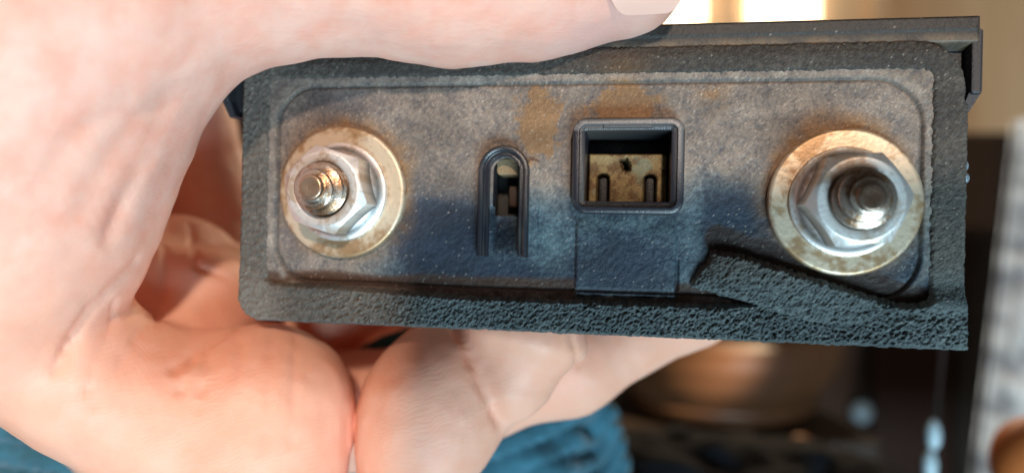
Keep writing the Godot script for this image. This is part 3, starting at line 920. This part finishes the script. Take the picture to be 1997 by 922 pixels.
func make_background() -> void:
	var wood := mat("pale_wood", Color(0.52, 0.33, 0.17), 0.5)
	var gn := noise(FastNoiseLite.TYPE_SIMPLEX_SMOOTH, 0.012, 51, 4)
	gn.domain_warp_enabled = true
	var wt := noise_tex(gn)
	var ramp := Gradient.new()
	ramp.set_color(0, lin(0.68, 0.49, 0.29)); ramp.set_color(1, lin(0.80, 0.60, 0.38))
	wt.color_ramp = ramp
	wood.albedo_color = Color.WHITE
	wood.albedo_texture = wt
	wood.uv1_triplanar = true
	wood.uv1_scale = Vector3(3.0, 0.5, 3.0)
	var wall := slab("wall", -2600, 4600, -1800, 2600, -760, 30, wood, self)
	tag(wall, "pale wooden wall behind the hand", "", "", "structure")
	# the lit lamp at the top edge
	var lamp := thing("lamp", "lit lamp with two bright vertical tubes behind the thumb tip, at the top", "lamp", at(1450, 45, -640))
	var glow := mat("lamp_glow", Color(0.9, 0.8, 0.7), 0.5)
	glow.emission_enabled = true
	glow.emission = Color(1.0, 0.86, 0.68)
	glow.emission_energy_multiplier = 4.0
	slab("backing", 1260, 1740, -420, 60, -650, 12, wood, lamp)
	for q in [[1296, 1380], [1466, 1604]]:
		slab("tube", q[0], q[1], -400, 52, -634, 14, glow, lamp, 5.0, 10.0)
	for q in [[1420, 1436], [1700, 1725]]:
		slab("divider", q[0], q[1], -410, 58, -640, 8, wood, lamp)
	# dark cabinet
	var dark := mat("dark_polished_wood", Color(0.016, 0.007, 0.004), 0.65)
	dark.clearcoat_enabled = true
	dark.clearcoat = 0.05
	var ca := at(1400, 1300, -560)
	var cab := thing("cabinet", "dark brown polished cabinet behind the car part, below the pale wall", "cabinet", ca)
	slab("carcass", 900, 2060, 256, 1300, -560, 120, dark, cab, 6.0)
	slab("added_dark_section", -700, 898, -300, 1300, -556, 124, dark, cab, 6.0)  # added dark slab, put there to make the gap beside the part dark
	slab("door", 1705, 1862, 420, 1250, -552, 7, mat("red_brown_wood", Color(0.045, 0.013, 0.006), 0.7), cab, 4.0)
	slab("stile", 1868, 1950, 262, 1250, -550, 9, mat("brown_wood", Color(0.030, 0.016, 0.008), 0.7), cab, 4.0)
	slab("panel", 1180, 1690, 640, 1250, -553, 6, mat("brown_veneer", Color(0.030, 0.013, 0.006), 0.7), cab, 4.0)
	# turned wooden bowl, shaped to catch the added warm spot
	var honey := mat("honey_wood", Color(0.060, 0.027, 0.012), 0.75)
	honey.metallic_specular = 0.2
	honey.roughness = 0.42
	honey.metallic_specular = 0.5
	var so := at(1400, 800, -420)
	var sh := thing("bowl", "dark brown turned wooden bowl catching warm light below the car part", "bowl", so)
	for part in [["foot", [Vector2(30, 0), Vector2(48, 0), Vector2(58, 3), Vector2(64, 8), Vector2(66, 12), Vector2(65, 14)]], ["wall", [Vector2(63, 13), Vector2(67, 17), Vector2(74, 27), Vector2(80, 42), Vector2(82, 55), Vector2(80, 60), Vector2(76, 58), Vector2(60, 30), Vector2(10, 18)]]]:
		var bl := MB.new()
		var prof := fine(part[1], 2.0)
		for q in prof:
			for i in 72:
				var a := TAU * i / 72
				bl.p(Vector3(cos(a) * q.x, q.y, -sin(a) * q.x))
		for k in prof.size() - 1:
			for i in 72:
				var j := (i + 1) % 72
				bl.quad(k * 72 + i, k * 72 + j, (k + 1) * 72 + j, (k + 1) * 72 + i)
		put(part[0], bl.done(60.0), honey, sh)
	var tb := MB.new()
	block(tb, so.x - 170.0, so.x + 78.0, so.y - 24.0, so.y - 0.4, -500.0, -345.0, 3.0)
	var to := Vector3(so.x - 46.0, so.y - 24.0, -420.0)
	var table := put("table", tb.done(30.0, to), mat("blackened_wood", Color(0.018, 0.011, 0.007), 0.5), self)
	table.position = to * MM
	tag(table, "dark table top under the wooden bowl", "table")
	# grey and white speckled rug on the right
	var rg := MB.new()
	var pn := noise(FastNoiseLite.TYPE_SIMPLEX_SMOOTH, 0.045, 61, 3)
	var ro := at(1960, 922, -300)
	for side in 2:
		for j in 90:
			for i in 60:
				var py := lerpf(225, 1250, j / 89.0)
				var left := lerpf(2022, 1935, (py - 225) / 725.0)
				var p := at(left + i * 7.0, py, -300)
				var w := pn.get_noise_2d(p.x, p.y)
				var edge := sm(0, 4, i) * sm(0, 5, j)
				p.z += (-18.0 if side else (w * 9.0 + 3.0 * pn.get_noise_2d(p.x * 5, p.y * 5)) * edge - 12.0 * (1.0 - edge))
				rg.p(p, mixc(Color(0.24, 0.25, 0.27), Color(0.85, 0.86, 0.84), 0.5 + 1.3 * w + 0.5 * pn.get_noise_2d(p.x * 4, p.y * 4)))
	for side in 2:
		for j in 89:
			for i in 59:
				var k := side * 5400 + j * 60 + i
				if side: rg.quad(k, k + 1, k + 61, k + 60)
				else: rg.quad(k, k + 60, k + 61, k + 1)
	var rug := put("rug", rg.done(180.0, ro), mat("speckled_wool", Color.WHITE, 0.95, 0.0, true), self)
	rug.position = ro * MM
	tag(rug, "grey and white speckled rug along the right edge", "rug")
	# orange ball in the corner
	var oc := at(2020, 905, -120)
	var ob := put("ball", ball(Vector3(11.5, 13.5, 11), Vector3.ZERO).done(), mat("orange_rubber", Color(0.72, 0.20, 0.05), 0.55), self)
	ob.position = oc * MM
	tag(ob, "smooth orange ball in the bottom right corner", "ball")
	# bright blurred glints, made as added pale ovals on a cord
	var bo := at(1818, 960, -150)
	var glint_ovals := thing("glint_string", "added pale blue ovals for blurred glints on a dark cord below the car part's right end", "glint_ovals", bo)
	var glaze := mat("pale_glint", Color(0.62, 0.80, 0.88), 0.25)
	for q in [at(1822, 848, -150), at(1815, 908, -150), at(1812, 968, -150)]:
		var bd := put("glint_oval", ball(Vector3(2.1, 5.0, 2.1), Vector3.ZERO).done(), glaze, glint_ovals)
		bd.position = (q - bo) * MM
	var cd := MB.new()
	var c0 := at(1812, 980, -150)
	var c1 := at(1852, 560, -150)
	for q in [c0, c1]:
		for i in 8: cd.p(q + Vector3(cos(TAU * i / 8), 0, -sin(TAU * i / 8)) * 0.6)
	for i in 8: cd.quad(i, (i + 1) % 8, 8 + (i + 1) % 8, 8 + i)
	put("cord", cd.done(180.0, bo), mat("dark_cord", Color(0.02, 0.02, 0.025), 0.8), glint_ovals)
	# blurred glints, made as an added pale ball and an orange one
	var k1 := put("glint_blob", ball(Vector3(9, 10, 7), Vector3.ZERO).done(), mat("pale_blue_glint", Color(0.62, 0.78, 0.88), 0.3), cab)
	k1.position = (at(1682, 803, -546) - ca) * MM
	tag(k1, "pale blue ball added for a blurred glint")
	var po := at(1530, 960, -250)
	var cloth := thing("cloth", "fold of dark purple cloth with an added orange dot at the bottom edge", "cloth", po)
	var pc := put("fold", ball(Vector3(17, 10, 8), Vector3.ZERO).done(), mat("purple_cloth", Color(0.085, 0.03, 0.075), 0.9), cloth)
	pc.position = (at(1532, 930, -250) - po) * MM
	var k2 := put("added_dot", ball(Vector3(6, 6, 4), Vector3.ZERO).done(), mat("orange_dot", Color(0.62, 0.30, 0.13), 0.4), cloth)  # added ball standing in for a blurred orange glint
	k2.position = (at(1562, 872, -246) - po) * MM

func make_phone() -> void:                              # the telephone that takes the picture: it shades the lower right of the part from the lamp above
	var o := thing("phone", "dark phone held in front of the car part with its lens towards it", "phone", Vector3(60, -37, 89))
	var c := mat("phone_back", Color(0.03, 0.03, 0.035), 0.3)
	var m := MB.new()
	block(m, -7.8, 154.0, -37.0, 37.0, 0.0, 8.0, 0.8, Color.WHITE, 7.0)
	put("body", turned(m, 93.0).done(30.0, Vector3(60, -37, 89)), c, o)
	var b := MB.new()
	block(b, -6.5, 24.0, -6.5, 6.5, 0.0, 1.0, 0.4, Color.WHITE, 6.4)
	put("camera_bump", turned(b, 85.0).done(30.0, Vector3(60, -37, 89)), c, o)

func turned(m: MB, z: float) -> MB:                     # faces -z, its back lying at this z
	for i in m.v.size(): m.v[i] = Vector3(m.v[i].x, m.v[i].y, z - m.v[i].z)
	for i in range(0, m.f.size(), 3):
		var t := m.f[i + 1]
		m.f[i + 1] = m.f[i + 2]
		m.f[i + 2] = t
	return m

func _ready() -> void:
	# camera
	var cam := Camera3D.new()
	cam.name = "camera"
	cam.fov = rad_to_deg(2.0 * atan(461.0 / F))
	cam.near = 0.005
	cam.far = 10.0
	cam.position = Vector3(0, 0, DIST * MM)
	var ph := CameraAttributesPhysical.new()
	ph.frustum_focal_length = 12.0 / tan(deg_to_rad(cam.fov / 2.0))
	ph.frustum_near = 0.005
	ph.frustum_far = 10.0
	ph.frustum_focus_distance = 0.0785
	ph.exposure_aperture = ph.frustum_focal_length / 2.2
	cam.attributes = ph
	add_child(cam)
	# surroundings: a dim indoor room, no sky
	var we := WorldEnvironment.new()
	we.name = "world"
	var e := Environment.new()
	e.background_mode = Environment.BG_COLOR
	e.background_color = lin(0.05, 0.045, 0.04)
	e.tonemap_mode = Environment.TONE_MAPPER_LINEAR
	e.tonemap_exposure = 1.0
	e.sdfgi_enabled = true
	e.ssao_enabled = true
	e.ssil_enabled = true
	we.environment = e
	add_child(we)
	# the warm ceiling lamp above and behind the lens
	var key := OmniLight3D.new()
	key.name = "warm_lamp"
	key.light_color = lin(1.0, 0.77, 0.60)
	key.light_energy = 1.05
	key.light_size = 0.036
	key.omni_range = 6.0
	key.omni_attenuation = 2.0
	key.shadow_enabled = true
	key.position = Vector3(0.06, 0.42, 1.08)
	add_child(key)
	# cool daylight from a window low in front
	var day := AreaLight3D.new()
	day.name = "window_light"
	day.light_color = lin(0.60, 0.86, 1.0)
	day.light_energy = 0.58
	day.area_size = Vector2(0.30, 0.20)
	day.area_range = 6.0
	day.shadow_enabled = true
	add_child(day)
	day.look_at_from_position(Vector3(0.14, -0.40, 0.44), Vector3.ZERO)
	# the lamp in the background, just in front of its tubes
	var far_lamp := AreaLight3D.new()
	far_lamp.name = "tube_light"
	far_lamp.light_color = lin(1.0, 0.80, 0.55)
	far_lamp.light_energy = 0.22
	far_lamp.area_size = Vector2(0.12, 0.2)
	far_lamp.area_range = 4.0
	far_lamp.shadow_enabled = true
	far_lamp.position = at(1450, -170, -610) * MM
	add_child(far_lamp)
	far_lamp.rotation.y = PI
	var spot := SpotLight3D.new()  # added warm spot without a visible source, makes the highlight on the bowl
	spot.name = "added_bowl_spot"
	spot.light_color = lin(1.0, 0.78, 0.5)
	spot.light_energy = 1.5
	spot.light_size = 0.01
	spot.spot_angle = 4.2
	spot.spot_angle_attenuation = 1.0
	spot.shadow_enabled = true
	add_child(spot)
	spot.look_at_from_position(Vector3(0.32, 0.06, -0.08), at(1380, 735, -345) * MM)

	n_a = noise(FastNoiseLite.TYPE_SIMPLEX_SMOOTH, 0.07, 1, 2)
	n_b = noise(FastNoiseLite.TYPE_SIMPLEX_SMOOTH, 0.35, 2, 4)
	n_c = noise(FastNoiseLite.TYPE_SIMPLEX_SMOOTH, 1.3, 3, 3)
	n_cell = noise(FastNoiseLite.TYPE_SIMPLEX_SMOOTH, 1.15, 4, 4)
	n_pit = noise(FastNoiseLite.TYPE_CELLULAR, 1.7, 5, 1)
	make_background()
	make_part()
	var person := thing("person", "person in blue knit sleeve gripping the car part between thumb and fingers", "person", at(450, 1100, -60))
	var root := Vector3.ZERO
	person.position = root
	make_hand(person)
	make_sleeve(person)
	make_phone()
